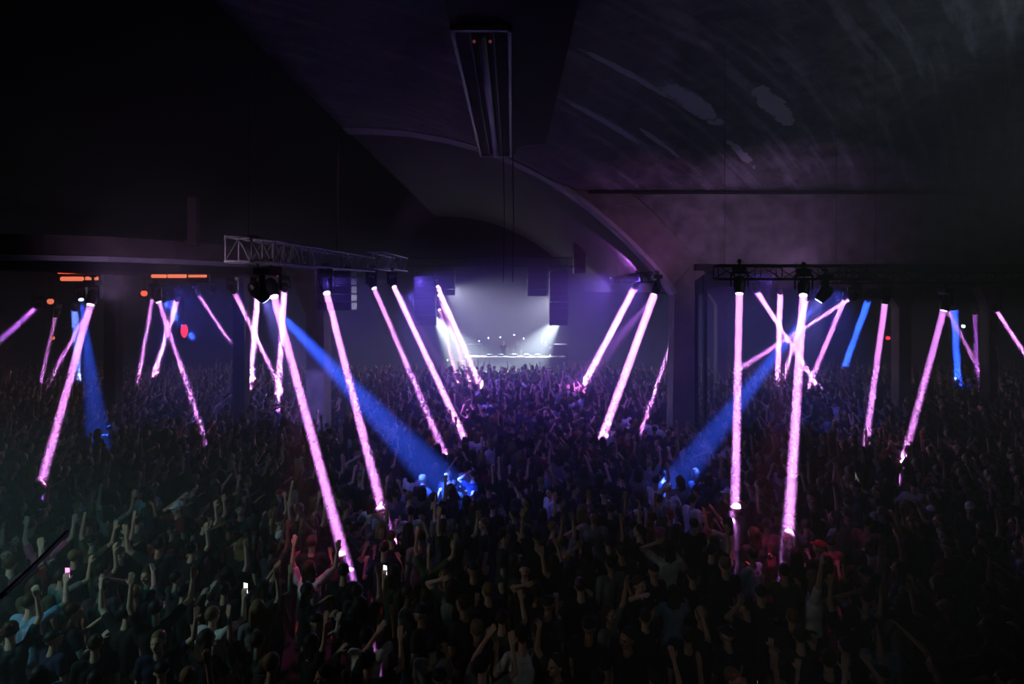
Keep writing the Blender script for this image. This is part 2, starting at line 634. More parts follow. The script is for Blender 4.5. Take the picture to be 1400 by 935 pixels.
# (start px, depth, end px, colour, kind, width/angle, power, label)
# kind 'A' = tight parallel beam (size m, spread deg), 'S' = cone (deg)
PW = 170
BEAMS = [
    ((52, 418), 22, (-20, 483), VIO, 'A', .14, .25, 'outermost on the left, dim beam leaving the frame'),
    ((77, 428), 27, (55, 525), PINK, 'A', .16, .35, 'dim short beam beside the small orange lamp at the left'),
    ((127, 405), 14.6, (55, 665), PINK, 'A', .15, .8, 'long violet beam leaning left across the blue cones'),
    ((125, 418), 24, (68, 518), PINK, 'A', .13, .3, 'faint beam behind the long leftmost violet one'),
    ((110, 403), 21, (133, 585), BLUE, 'S', 8, 3, 'wide blue cone at the left end'),
    ((102, 420), 27, (107, 512), (.12, .2, 1), 'A', .3, .5, 'short pale blue shaft left of the wide blue cone'),
    ((210, 402), 25, (188, 525), PINK, 'A', .16, .7, 'short violet beam leaning left under the red heater'),
    ((214, 404), 19, (274, 580), PINK, 'A', .14, .75, 'violet beam crossing to the right under the red heater'),
    ((243, 407), 26, (212, 508), PINK, 'A', .2, .9, 'violet beam forming the left cross with its neighbour'),
    ((268, 398), 25, (350, 520), PINK, 'A', .13, .7, 'thin violet beam falling right from the middle of the canopy'),
    ((224, 410), 28, (268, 468), BLUE, 'A', .2, .6, 'faint blue beam behind the red lantern'),
    ((290, 394), 26, (345, 505), BLUE, 'S', 3, .8, 'faint blue beam near the end of the canopy'),
    ((318, 394), 21, (384, 532), PINK, 'A', .16, .9, 'violet beam crossing the bright vertical one'),
    ((353, 392), 22, (343, 522), PINK, 'A', .22, 1.3, 'bright near vertical beam below near end of truss'),
    ((371, 392), 11.5, (468, 752), PINK, 'A', .14, 1.1, 'longest violet beam, striking the dancers at front left'),
    ((389, 392), 20.5, (381, 530), PINK, 'A', .2, 1.2, 'beam meeting the longest violet beam in a narrow V'),
    ((444, 390), 14, (522, 696), PINK, 'A', .15, 1.1, 'long violet beam in front of the left column'),
    ((508, 386), 19, (598, 597), PINK, 'A', .15, .9, 'violet beam at the far end of the left truss'),
    ((536, 386), 22, (626, 580), PINK, 'A', .19, 1.5, 'bright violet beam from the short far truss'),
    ((537, 388), 22, (640, 560), VIO, 'S', 7, 1.6, 'violet glow around the bright beam from the short far truss'),
    ((597, 388), 32, (657, 527), (1, .35, .9), 'A', .22, 1.8, 'bright pink beam at left edge of stage glow'),
    ((599, 400), 33, (642, 522), (1, .3, .75), 'A', .18, .6, 'pink beam inside the fan left of the stage'),
    ((600, 420), 33.5, (624, 515), (1, .3, .7), 'A', .18, .5, 'steepest pink beam left of the stage'),
    ((352, 397), 10.3, (600, 655), BLUE, 'S', 9.5, 3.0, 'broad blue beam sweeping right from the near truss end'),
    ((354, 396), 10.4, (440, 560), (.25, .2, 1), 'S', 14, .2, 'pale blue glow at the near truss end'),
    ((870, 389), 22.5, (800, 522), PINK, 'A', .26, 1.6, 'bright violet beam right of the stage'),
    ((898, 393), 18.5, (828, 585), PINK, 'A', .24, 1.6, 'thick violet beam beside the right column'),
    ((902, 398), 19.5, (785, 530), VIO, 'S', 9, 1.6, 'violet glow fanning left from beside the right column'),
    ((940, 402), 23, (880, 585), PINK, 'A', .15, .9, 'thin beam coming out from behind the right column'),
    ((1011, 388), 13, (1005, 690), PINK, 'A', .15, 1.15, 'tall vertical violet beam, left one of the right truss'),
    ((1032, 394), 22, (1116, 525), PINK, 'A', .18, 1.0, 'beam crossing rightwards between the two tall right beams'),
    ((1067, 396), 25, (1063, 518), PINK, 'A', .24, 1.2, 'short vertical beam between the two tall right beams'),
    ((1099, 392), 13, (1078, 724), PINK, 'A', .16, 1.2, 'tallest beam of the right truss, slightly leaning left'),
    ((1105, 405), 24, (1072, 515), PINK, 'A', .2, .8, 'beam just behind the tallest right beam, leaning left'),
    ((1128, 400), 12.9, (935, 645), BLUE, 'S', 9, 2.8, 'broad blue beam sweeping left from the right truss'),
    ((1126, 399), 13, (1070, 510), (.25, .2, 1), 'S', 14, .2, 'pale blue glow at the right truss end'),
    ((1168, 405), 18, (1010, 505), PINK, 'A', .12, .7, 'shallow slanting beam right of the blue one'),
    ((1157, 404), 25, (1108, 522), PINK, 'A', .2, .9, 'violet beam leaning left under the shallow slanting one'),
    ((1188, 408), 29, (1155, 500), BLUE, 'A', .3, 1.0, 'short blue beam inside the side hall'),
    ((1211, 406), 18, (1187, 584), PINK, 'A', .17, .8, 'violet beam left of the side hall pillar'),
    ((1293, 414), 16.2, (1240, 612), PINK, 'A', .16, .65, 'violet beam leaning left at the far right truss'),
    ((1304, 418), 27, (1310, 520), BLUE, 'A', .3, .9, 'vertical blue beam at the far right'),
    ((1293, 420), 26, (1347, 520), PINK, 'A', .18, .3, 'faint violet beam leaning right at the far right'),
    ((1333, 424), 27, (1336, 518), VIO, 'A', .2, .2, 'faintest vertical beam at the far right'),
    ((1360, 421), 21, (1425, 520), PINK, 'A', .13, .5, 'outermost on the right, leaving the frame'),
]
proto = make_head()
first = True
for (a, d, e, col, kind, w, pw, lab) in BEAMS:
    A, E_ = P(a[0], a[1], d), PH(*e)
    dr = (E_ - A).normalized()
    body = not lab.startswith(('violet glow', 'pale blue glow'))
    if body:
        r_ = proto if first else copy_tree(proto)
        first = False
        r_.location = A
        yaw = math.atan2(-dr.x, dr.y)
        r_.rotation_euler = (0, 0, yaw)
        r_['label'] = 'black moving head throwing the ' + lab if 'beam' in lab or 'cone' in lab or 'shaft' in lab else 'black moving head, ' + lab
        r_['group'] = 'moving head lights over the crowd'
        ld = Matrix.Rotation(-yaw, 3, 'Z') @ dr
        hd = [c for c in r_.children if c.name.startswith('head')][0]
        hd.rotation_euler = ld.to_track_quat('-Z', 'Y').to_euler()
        if col is BLUE or col[0] < .3:
            ln = hd.children[0]
            ln.material_slots[0].link = 'OBJECT'
            ln.material_slots[0].material = M['lens_blue']
    if kind == 'A':
        L = bpy.data.lights.new('beam_lamp', 'AREA')
        L.shape = 'DISK'
        L.size = w
        L.spread = math.radians(1.2)
        L.energy = PW * pw * (w / .15) ** 1.3 * (d / 15) ** .3
    else:
        L = bpy.data.lights.new('cone_lamp', 'SPOT')
        L.spot_size = math.radians(w)
        L.spot_blend = .6
        L.shadow_soft_size = .06
        L.energy = 16000 * pw * (w / 7) ** 1.0 * (1.6 if col is BLUE else 1)
    L.color = col
    o = bpy.data.objects.new('lamp', L)
    COL.objects.link(o)
    o.location = A + dr * .24
    o.rotation_euler = dr.to_track_quat('-Z', 'Y').to_euler()


def spot(loc, tgt, ang, en, col, soft=.15, blend=.8):  # serves the white stage lamps and the added fill spots
    L = bpy.data.lights.new('stage_or_fill_spot', 'SPOT')
    L.spot_size = math.radians(ang)
    L.spot_blend = blend
    L.energy = en
    L.color = col
    L.shadow_soft_size = soft
    o = bpy.data.objects.new('stage_or_fill', L)
    COL.objects.link(o)
    o.location = loc
    o.rotation_euler = (Vector(tgt) - Vector(loc)).to_track_quat('-Z', 'Y').to_euler()


# white stage lamps behind the long speaker columns, shining inwards through the haze
WHITE = (.72, .86, .95)
for sx, px in ((1, 772), (-1, 588)):
    r_ = copy_tree(proto)
    A = P(px, 426, 36)
    r_.location = A
    r_['label'] = 'stage lamp behind the long %s speaker column, shining white through the haze' % ('right' if sx > 0 else 'left')
    r_['group'] = 'white stage lamps'
    ln = [c for c in r_.children if c.name.startswith('head')][0].children[0]
    ln.material_slots[0].link = 'OBJECT'
    ln.material_slots[0].material = M['lens_white']
    wd = Vector((-sx * 2.6, -.3, -3.4)).normalized()
    [c for c in r_.children if c.name.startswith('head')][0].rotation_euler = wd.to_track_quat('-Z', 'Y').to_euler()
    spot(A + wd * .3, A + wd * 5, 52, 45000, WHITE, .1, .9)
spot((-4.6, 41.5, 6.3), (.5, 37, 2.5), 84, 8500, (.68, .70, .86))  # two added washes hidden behind the speakers, widening the stage glow
spot((3.3, 41.5, 5.5), (-.5, 37, 2.5), 84, 8500, (.68, .70, .86))
# added blue spots without fittings, standing in for light scattered through haze onto dancers
IND = (.16, .10, 1.0)
spot((-4.2, 25, 6.6), (1, 31, 1.5), 100, 2300, IND)
spot((4.3, 25, 6.6), (0, 31, 1.5), 100, 2300, (.24, .10, 1.0))
spot((-3.9, 20.6, 6.0), (0, 24, 1.5), 110, 1700, IND)
spot((4.3, 19, 6.4), (0, 23, 1.5), 110, 1700, (.24, .10, 1.0))
spot((-4.4, 13, 6.4), (0, 16, 1.5), 100, 500, IND)
spot((6.0, 13.2, 6.3), (1, 16, 1.5), 100, 500, IND)
spot((-12, 20, 6.2), (-10, 24, 1.5), 120, 900, (.08, .10, 1.0))
spot((10.5, 18.5, 6.0), (9, 23, 1.5), 120, 900, (.08, .10, 1.0))
# added violet spots without fittings, for scattered light on arch, wall and canopy
spot((7.6, 15.4, 6.6), (8.6, 20, 7.9), 100, 290, (.68, .36, .9))
spot((4.4, 17.5, 6.8), (4.6, 20, 8.4), 110, 70, (.8, .25, 1.0))
spot((4.4, 22.5, 6.8), (4.6, 27, 8), 120, 420, (.6, .16, 1.0))
spot((-2.2, 11, 7.0), (-.4, 14, 10.4), 50, 36, (.6, .3, 1.0))
spot((-8.0, 11.5, 6.0), (-8.6, 15, 6.9), 100, 130, (.7, .45, .95))
spot((-5.4, 8.6, 6.3), (-4.6, 13, 6.5), 60, 60, (.85, .6, .95))
# unseen spots added outside the frame to brighten the vault and front rows
spot((12.0, 7.0, 8.3), (4.0, 16.5, 11.4), 84, 440, (.58, .72, .84))
spot((-9.5, 5.6, 4.6), (-4.6, 9.2, 1.5), 80, 190, (.95, .80, .70))
spot((1.5, .3, 6.8), (1.5, 8.5, 1.4), 50, 60, (.75, .85, .8))
spot((-8.2, 6.0, 4.6), (-6.2, 8.6, 1.4), 90, 230, (.06, .62, .70))  # added teal spot that tints the haze at lower left
# small red spots added above the beam ends, no lamps hang there; one orange
for px, py, en in ((422, 756, 220), (1052, 738, 280), (345, 520, 90), (275, 582, 70), (602, 600, 70), (1115, 524, 90), (1240, 612, 50), (12, 520, 160), (530, 740, 45), (1130, 745, 50), (985, 700, 40), (640, 520, 0), (800, 520, 60)):
    t = PH(px, py)
    if en:
        spot(t + Vector((0, -.6, 3.6)), t, 22, en * 1.6, (1, .14, .42) if px > 20 else (1, .3, .08), .1)

# ------------------------------------------------------------------ small lit fittings
def heater(px0, px1, py, d, label, gaps):
    w = (px1 - px0) * d / F
    c = P((px0 + px1) / 2, py, d)
    root = thing('infrared_heater', label, 'heater', c, 0, 'red glowing heaters under the canopy')
    bm = new(); box(bm, (0, .12, .06), (w * 1.05, .1, .5)); bevel_all(bm, .02, 1)
    obj('housing', bm, M['black'], root)
    for (a, b, z, h, m) in gaps:
        bm = new()
        tube(bm, [((a - .5) * w, 0, z), ((b - .5) * w, 0, z)], h, 10)
        obj('glowing_element', bm, M[m], root, True)
    for s in (-.4, .4):
        bm = new(); tube(bm, [(s * w, .12, .3), (s * w, .12, .75)], .015, 6)
        obj('hanger', bm, M['black'], root)


heater(80, 133, 378, 17.5, 'left red glowing heater with two rows of elements under the canopy',
       [(0, .55, .12, .035, 'red'), (.75, 1, .14, .03, 'red'), (.08, .62, -.07, .065, 'orange'), (.72, 1, -.06, .06, 'orange')])
heater(208, 282, 377, 17.5, 'right red glowing heater, longer and flatter, under the canopy',
       [(0, .25, -.01, .055, 'orange'), (.3, .62, 0, .065, 'orange'), (.68, 1, -.01, .04, 'orange'), (.1, .45, .14, .02, 'red')])


def small_lamp(px, py, d, r, m, label, stretch=1.0):
    c = P(px, py, d)
    root = thing('hanging_lamp', label, 'lamp', c)
    bm = new(); ball(bm, (0, 0, 0), (r, r, r * stretch), 14)
    obj('shade', bm, M[m], root, True)
    bm = new(); tube(bm, [(0, 0, r * stretch * .8), (0, 0, r * stretch + .05)], r * .5, 10)
    obj('cap', bm, M['black'], root)
    bm = new(); tube(bm, [(0, 0, r * stretch + .04), (0, 0, max(.5, CZ + .55 - c.z))], .01, 6)
    obj('cord', bm, M['black'], root)


small_lamp(69, 412, 20, .1, 'orange', 'small orange lamp under the left heater')
small_lamp(72, 462, 24, .08, 'orange', 'small orange lamp low beside the dim left beam')
small_lamp(197, 401, 20, .1, 'red', 'small red lamp under the right heater')
small_lamp(252, 452, 24, .13, 'redlamp', 'red teardrop lantern between the violet beams', 2.2)
small_lamp(382, 376, 12.4, .045, 'orange', 'tiny orange lamp under the left truss')
small_lamp(1214, 462, 26, .09, 'redlamp', 'tiny red lamp behind the beam left of the pillar')
small_lamp(1317, 446, 26, .07, 'lens_white', 'tiny white lamp at the far right')

# stage with booth
st = thing('stage', 'low black stage at the far end of the hall', 'stage', (0, 38, 0))
bm = new(); box(bm, (0, 0, .55), (13, 7, 1.1)); obj('deck', bm, M['black'], st)
bm = new(); box(bm, (0, -3.52, .6), (13, .04, .9)); obj('front_skirt', bm, M['mesh'], st)
bt = thing('booth_table', 'long pale fronted booth table on the stage', 'table', (.2, 36.4, 1.1))
bm = new(); box(bm, (0, 0, .82), (6.2, .9, .07)); obj('table_top', bm, M['canopy'], bt)
bm = new(); box(bm, (0, -.4, .4), (6.1, .04, .76)); obj('front_panel', bm, M['plastic'], bt)
for x in (-3, 3):
    for y in (-.35, .35):
        bm = new(); box(bm, (x, y, .4), (.06, .06, .8)); obj('leg', bm, M['alu'], bt)
for i, x in enumerate((-1.6, -.9, -.1, .7, 1.4)):
    g = thing('mixing_desk' if i == 2 else 'media_player', ('wide mixing desk in the centre of the booth table' if i == 2 else 'flat black player on the booth table, %s of the mixer' % ('far left', 'just left', '', 'just right', 'far right')[i]), 'mixer' if i == 2 else 'player', (x + .2, 36.4, 1.955))
    bm = new(); box(bm, (0, 0, .06), (.5 if i == 2 else .36, .4, .12)); bevel_all(bm, .01, 1); obj('case', bm, M['plastic'], g)
    bm = new(); tube(bm, [(0, 0, .12), (0, 0, .135)], .13, 16) if i != 2 else box(bm, (0, .12, .13), (.3, .08, .02)); obj('platter' if i != 2 else 'display', bm, M['alu'], g)
for i, x in enumerate((-2.6, 2.9)):
    g = thing('monitor_speaker', 'black monitor speaker at the %s end of the booth' % ('left', 'right')[i], 'speaker', (x + .2, 37.6, 1.1))
    bm = new(); box(bm, (0, 0, .75), (.9, .6, 1.5)); bevel_all(bm, .03, 1); obj('cabinet', bm, M['plastic'], g)
    for z, r_ in ((.4, .3), (1.05, .2)):
        bm = new(); tube(bm, [(0, -.3, z), (0, -.32, z)], r_, 18); obj('driver', bm, M['mesh'], g)
# small blinding bulbs hung behind the booth
for i, (px, py) in enumerate(((655, 466), (668, 462), (684, 461), (703, 458), (716, 463), (690, 480), (752, 486), (770, 492), (612, 492), (640, 484))):
    c = P(px, py, 38.5)
    g = thing('pin_lamp', 'tiny white stage pin lamp above the booth', 'lamp', c, 0, 'tiny white pin lamps around the booth')
    bm = new(); ball(bm, (0, 0, 0), .045, 8); obj('bulb', bm, M['lens_white'], g, True)
    bm = new(); tube(bm, [(0, .02, .02), (0, .02, -(c.z - 1.1))], .015, 6); obj('stand', bm, M['black'], g)

# slack cable at lower left
bm = new()
pts = [P(-30, 835, 4.4), P(5, 812, 4.6), P(45, 775, 5.0), P(92, 728, 5.6)]
tube(bm, pts, .022, 8)
tag(obj('safety_cable', bm, M['black']), 'black cable slanting up across the lower left corner', 'cable')

#PB
# ------------------------------------------------------------------ people
SKIN = [noisy('skin_tone', c, tuple(k * 1.12 for k in c), 9, .55) for c in ((.55, .33, .24), (.42, .24, .16), (.62, .40, .30), (.17, .09, .06))]
LIPS = mat('lips', (.30, .09, .08), .5)
EYE = mat('eyes', (.03, .025, .025), .25)
SHIRTC = [('black', (.010, .010, .012)), ('charcoal', (.035, .035, .04)), ('navy', (.012, .018, .05)), ('grey', (.16, .16, .17)),
          ('white', (.62, .62, .62)), ('dark red', (.14, .012, .016)), ('olive', (.06, .065, .035)), ('light blue', (.20, .32, .48)), ('pink', (.55, .13, .25))]
SHIRT = {n: noisy(n.replace(' ', '_') + '_cotton', c, tuple(k * 1.35 for k in c), 14, .9) for n, c in SHIRTC}
TROU = {n: noisy(n.replace(' ', '_') + '_denim', c, tuple(k * 1.3 for k in c), 18, .9) for n, c in
        (('black', (.010, .010, .012)), ('blue', (.03, .045, .09)), ('khaki', (.10, .08, .055)))}
HAIRC = {n: noisy(n.replace(' ', '_') + '_hair', c, tuple(k * 1.6 for k in c), 25, .6) for n, c in
         (('black', (.010, .008, .008)), ('brown', (.035, .02, .012)), ('fair', (.15, .095, .04)))}
CAPM = {'black': M['black'], 'white': SHIRT['white'], 'red': noisy('red_cap_cloth', (.30, .015, .02), (.4, .03, .03), 14, .8)}
SHOE = M['plastic']


def remesh(bm, voxel, name, dec=None, smooth_it=2):
    me = bpy.data.meshes.new(name + '_src')
    bmesh.ops.recalc_face_normals(bm, faces=bm.faces)
    bm.to_mesh(me)
    bm.free()
    o = bpy.data.objects.new('tmp', me)
    COL.objects.link(o)
    r = o.modifiers.new('r', 'REMESH')
    r.mode = 'VOXEL'
    r.voxel_size = voxel
    r.use_smooth_shade = True
    if smooth_it:
        s = o.modifiers.new('s', 'SMOOTH')
        s.iterations = smooth_it
        s.factor = .5
    if dec:
        d = o.modifiers.new('d', 'DECIMATE')
        d.ratio = dec
    dg = bpy.context.evaluated_depsgraph_get()
    out = bpy.data.meshes.new_from_object(o.evaluated_get(dg))
    bpy.data.objects.remove(o)
    bpy.data.meshes.remove(me)
    out.name = name
    return out


def hand(bm, wr, d, palm_n, s, curl):
    """palm + five fingers. d = forearm direction, palm_n = palm normal, s = +1 right, -1 left"""
    d = d.normalized()
    n = (palm_n - d * palm_n.dot(d)).normalized()
    side = d.cross(n) * s
    pc = wr + d * .045
    for k in (-1, -.33, .33, 1):
        capsule(bm, wr + side * k * .014, wr + d * .085 + side * k * .029, .016, .0125, 8)
    for k, ln in ((-1, .062), (-.33, .074), (.33, .07), (1, .055)):
        a = wr + d * .088 + side * k * .030
        d1 = (d + n * curl * .5 + side * k * .12).normalized()
        d2 = (d + n * curl * 1.6 + side * k * .10).normalized()
        b = a + d1 * ln * .55
        c = b + d2 * ln * .5
        capsule(bm, a, b, .0098, .0088, 8)
        capsule(bm, b, c, .0088, .0076, 8)
    a = wr + d * .03 - side * .028
    b = a + (d * .6 - side * .75 + n * .25).normalized() * .04
    c = b + (d * .95 - side * .2 + n * (.2 + curl * .4)).normalized() * .032
    capsule(bm, a, b, .0145, .0105, 8)
    capsule(bm, b, c, .0105, .009, 8)


V = Vector
# arm: (upper arm direction, forearm direction, finger curl); x is outward
DOWN = (V((.16, .02, -1)), V((.02, .28, -1)), .5)
BENT = (V((.42, .30, -.85)), V((-.15, .75, .55)), .8)
CLAP = (V((.25, .75, .25)), V((-.42, .45, .85)), .1)
UP = (V((.30, .12, .95)), V((-.06, .12, 1)), .15)
UPWIDE = (V((.75, .15, .68)), V((.12, .10, 1)), .1)
FIST = (V((.32, .30, .9)), V((-.12, -.05, 1)), 1.9)
PHONE = (V((.30, .85, .25)), V((-.28, .35, 1)), .9)
HEADH = (V((.85, .05, .62)), V((-.95, -.1, .42)), .5)
POINT = (V((.30, .75, .55)), V((0, .85, .55)), .35)
HIP = (V((.55, -.25, -.85)), V((-.75, .35, -.45)), .4)
# name: (left arm, right arm, lean (x,y), head (yaw,pitch), stance, label words)
POSES = {
    'stand': (DOWN, DOWN, (0, .01), (.1, 0), 0, 'standing with arms down'),
    'dance': (BENT, BENT, (.03, .03), (-.2, .1), 1, 'dancing with bent elbows'),
    'bothup': (UP, UPWIDE, (0, -.01), (0, -.15), 0, 'with both arms raised'),
    'oneup': (BENT, UP, (-.03, .02), (.1, -.1), 1, 'with right arm stretched up'),
    'leftup': (UPWIDE, DOWN, (.03, 0), (-.15, -.1), 0, 'with left arm raised wide'),
    'fist': (DOWN, FIST, (0, .03), (0, -.1), 1, 'punching a fist upward'),
    'phone': (DOWN, PHONE, (0, .01), (.1, .05), 0, 'holding one hand up before the face'),
    'clap': (CLAP, CLAP, (0, .02), (0, -.05), 1, 'clapping hands before the chest'),
    'head': (HEADH, BENT, (.02, .0), (.3, .05), 1, 'with left hand behind the head'),
    'point': (HIP, POINT, (0, .04), (.2, 0), 0, 'pointing forward with right hand'),
}


def torso_pts(lean):
    lx, ly = lean
    pel = V((0, 0, .95))
    wa = V((lx * .5, ly * .5, 1.10))
    ch = V((lx, ly, 1.30))
    nk = V((lx * 1.2, ly * 1.2 + .0, 1.47))
    return pel, wa, ch, nk


def arm_pts(spec, s, ch):
    u, f, c = spec
    u = V((u.x * s, u.y, u.z)).normalized()
    f = V((f.x * s, f.y, f.z)).normalized()
    lift = max(0, u.z) * .035
    sh = ch + V((s * .182, 0, .115 + lift))
    el = sh + u * .285
    wr = el + f * .245
    return sh, el, wr, u, f, c


def legs(stance):
    st = .04 * stance
    out = []
    for s in (-1, 1):
        hip = V((s * .088, 0, .92))
        kn = V((s * (.10 + st), .04 + st * (1 if s > 0 else .3), .51))
        an = V((s * (.11 + 1.4 * st), -.02, .09))
        out.append((hip, kn, an, s))
    return out


def build_pose(key, female, vox=.0085):
    la, ra, lean, (hy, hp), stance, _ = POSES[key]
    pel, wa, ch, nk = torso_pts(lean)
    bm = new()
    sw = .92 if female else 1.0
    # torso
    for s in (-1, 1):
        capsule(bm, pel + V((s * .05, 0, -.03)), wa + V((s * .045, 0, 0)), .105, .088 * sw, 14)
        capsule(bm, wa + V((s * .045, 0, 0)), ch + V((s * .065, .0, 0)), .088 * sw, .108 * sw, 14)
        capsule(bm, ch + V((s * .06, 0, .02)), ch + V((s * .13 * sw, 0, .11)), .095 * sw, .06, 12)
    capsule(bm, ch + V((0, -.01, .08)), nk + V((0, 0, .02)), .075, .052, 12)
    capsule(bm, nk + V((0, -.005, -.02)), nk + V((0, .012, .10)), .053, .047, 12)
    for spec, s in ((la, -1), (ra, 1)):
        sh, el, wr, u, f, c = arm_pts(spec, s, ch)
        sh = V((sh.x * sw, sh.y, sh.z))
        capsule(bm, sh, el, .052 * sw, .038 * sw, 12)
        capsule(bm, el, wr, .039 * sw, .025, 12)
        pn = V((-s, 0, 0)) if abs(f.x) < .8 else V((0, 1, 0))
        if f.z > .5:
            pn = V((-s * .3, 1, 0))
        hand(bm, wr, f, pn, s, c)
    for hip, kn, an, s in legs(stance):
        capsule(bm, hip, kn, .088, .056, 12)
        capsule(bm, kn, an + V((0, 0, .22)), .056, .052, 12)
        capsule(bm, an + V((0, -.005, .22)), an, .052, .036, 12)
        capsule(bm, an + V((0, -.03, -.045)), an + V((s * .02, .13, -.05)), .038, .034, 12)
    # head
    R = Euler((-hp, 0, hy)).to_matrix()
    hc = nk + V((0, .015, .165))

    def hp_(p):
        return hc + R @ V(p)
    ball(bm, hp_((0, -.008, .02)), (.076, .094, .092), 16, R)
    ball(bm, hp_((0, .022, -.035)), (.062, .068, .075), 14, R)
    ball(bm, hp_((0, .055, -.085)), (.03, .028, .024), 10, R)
    ball(bm, hp_((0, .078, .022)), (.05, .016, .014), 10, R)
    capsule(bm, hp_((0, .084, .012)), hp_((0, .104, -.022)), .009, .014, 8)
    ball(bm, hp_((0, .082, -.052)), (.024, .012, .012), 10, R)
    for s in (-1, 1):
        ball(bm, hp_((s * .077, -.006, -.008)), (.011, .02, .031), 10, R)
        ball(bm, hp_((s * .042, .058, -.025)), (.02, .018, .018), 8, R)
    me = remesh(bm, vox, 'body_' + key)
    for m_ in (SKIN[0], LIPS, EYE):
        me.materials.append(m_)
    eyes = [hp_((s * .03, .083, .0)) for s in (-1, 1)]
    mouth = hp_((0, .094, -.053))
    for p in me.polygons:
        c = p.center
        if min((c - e).length for e in eyes) < .013:
            p.material_index = 2
        elif abs((c - mouth).x) < .024 and (c - mouth).length < .026 and abs((c - mouth).z) < .0085:
            p.material_index = 1
    # shirt: torso and short sleeves
    bm = new()
    g = .013
    for s in (-1, 1):
        capsule(bm, pel + V((s * .052, 0, -.02)), wa + V((s * .048, 0, 0)), .108 + g, .094 * sw + g, 14)
        capsule(bm, wa + V((s * .048, 0, 0)), ch + V((s * .065, .0, 0)), .092 * sw + g, .108 * sw + g, 14)
        capsule(bm, ch + V((s * .06, 0, .02)), ch + V((s * .13 * sw, 0, .11)), .095 * sw + g, .06 + g, 12)
    capsule(bm, ch + V((0, -.01, .08)), nk + V((0, -.005, -.025)), .075 + g, .058, 12)
    for spec, s in ((la, -1), (ra, 1)):
        sh, el, wr, u, f, c = arm_pts(spec, s, ch)
        sh = V((sh.x * sw, sh.y, sh.z))
        capsule(bm, sh, sh.lerp(el, .55), .054 * sw + g, .052 * sw + g * .9, 12)
    shirt = remesh(bm, .014, 'shirt_' + key)
    bm = new()
    for hip, kn, an, s in legs(stance):
        capsule(bm, hip + V((-s * .03, 0, .05)), kn, .108, .072, 12)
        capsule(bm, kn, an + V((0, 0, .03)), .072, .06, 12)
    ball(bm, pel + V((0, 0, .0)), (.165, .122, .10), 14)
    trousers = remesh(bm, .016, 'trousers_' + key)
    shoes = []
    for hip, kn, an, s in legs(stance):
        bm = new()
        capsule(bm, an + V((0, -.035, -.04)), an + V((s * .022, .15, -.048)), .047, .042, 10)
        for v_ in bm.verts:
            v_.co.z = max(v_.co.z, .001)
        sm = bpy.data.meshes.new('shoe')
        bm.to_mesh(sm)
        bm.free()
        sm.materials.append(SHOE)
        shoes.append(sm)
    # hair short / long / cap
    hairs = {}
    bm = new()
    ball(bm, hp_((0, -.02, .035)), (.086, .098, .092), 16, R)
    bmesh.ops.bisect_plane(bm, geom=bm.verts[:] + bm.edges[:] + bm.faces[:], plane_co=hp_((0, .05, .055)), plane_no=R @ V((0, .75, -.62)), clear_outer=True)
    bmesh.ops.holes_fill(bm, edges=bm.edges[:])
    hairs['short'] = remesh(bm, .009, 'hair_short', .5)
    bm = new()
    ball(bm, hp_((0, -.022, .035)), (.09, .10, .094), 16, R)
    bmesh.ops.bisect_plane(bm, geom=bm.verts[:] + bm.edges[:] + bm.faces[:], plane_co=hp_((0, .045, .05)), plane_no=R @ V((0, .85, -.5)), clear_outer=True)
    bmesh.ops.holes_fill(bm, edges=bm.edges[:])
    for x in (-.07, -.04, 0, .04, .07):
        capsule(bm, hp_((x, -.055, .02)), hp_((x * 1.15, -.085, -.22 + abs(x) * .5)), .034, .022, 8)
    for s in (-1, 1):
        capsule(bm, hp_((s * .078, -.02, .03)), hp_((s * .10, -.01, -.16)), .022, .016, 8)
    hairs['long'] = remesh(bm, .010, 'hair_long', .5)
    bm = new()
    ball(bm, hp_((0, -.018, .04)), (.088, .101, .088), 16, R)
    bmesh.ops.bisect_plane(bm, geom=bm.verts[:] + bm.edges[:] + bm.faces[:], plane_co=hp_((0, .0, .038)), plane_no=R @ V((0, .12, -1)), clear_outer=True)
    bmesh.ops.holes_fill(bm, edges=bm.edges[:])
    a_ = [hp_((x, .075 - abs(x) * .5, .045)) for x in (-.06, -.03, 0, .03, .06)]
    b_ = [hp_((x, .15 - abs(x) * .9, .035)) for x in (-.05, -.025, 0, .025, .05)]
    for p_, q_ in zip(a_, b_):
        capsule(bm, p_, q_, .012, .009, 8)
    for p_, q_ in zip(b_, b_[1:]):
        capsule(bm, p_, q_, .010, .010, 8)
    hairs['cap'] = remesh(bm, .009, 'cap', .5)
    bm = new()
    ball(bm, hp_((0, -.02, .035)), (.086, .098, .092), 16, R)
    bmesh.ops.bisect_plane(bm, geom=bm.verts[:] + bm.edges[:] + bm.faces[:], plane_co=hp_((0, .05, .055)), plane_no=R @ V((0, .75, -.62)), clear_outer=True)
    bmesh.ops.holes_fill(bm, edges=bm.edges[:])
    ball(bm, hp_((0, -.09, .11)), (.045, .045, .04), 12, R)
    hairs['bun'] = remesh(bm, .009, 'hair_bun', .5)
    rh = arm_pts(ra, 1, ch)
    return dict(body=me, shirt=shirt, trousers=trousers, shoe=shoes, hair=hairs, rhand=(rh[2], rh[4]))


LIB = {}
for i, k in enumerate(POSES):
    LIB[k] = build_pose(k, i % 2 == 1)


def slot_mat(o, m_):
    if not o.data.materials:
        o.data.materials.append(m_)
    o.material_slots[0].link = 'OBJECT'
    o.material_slots[0].material = m_


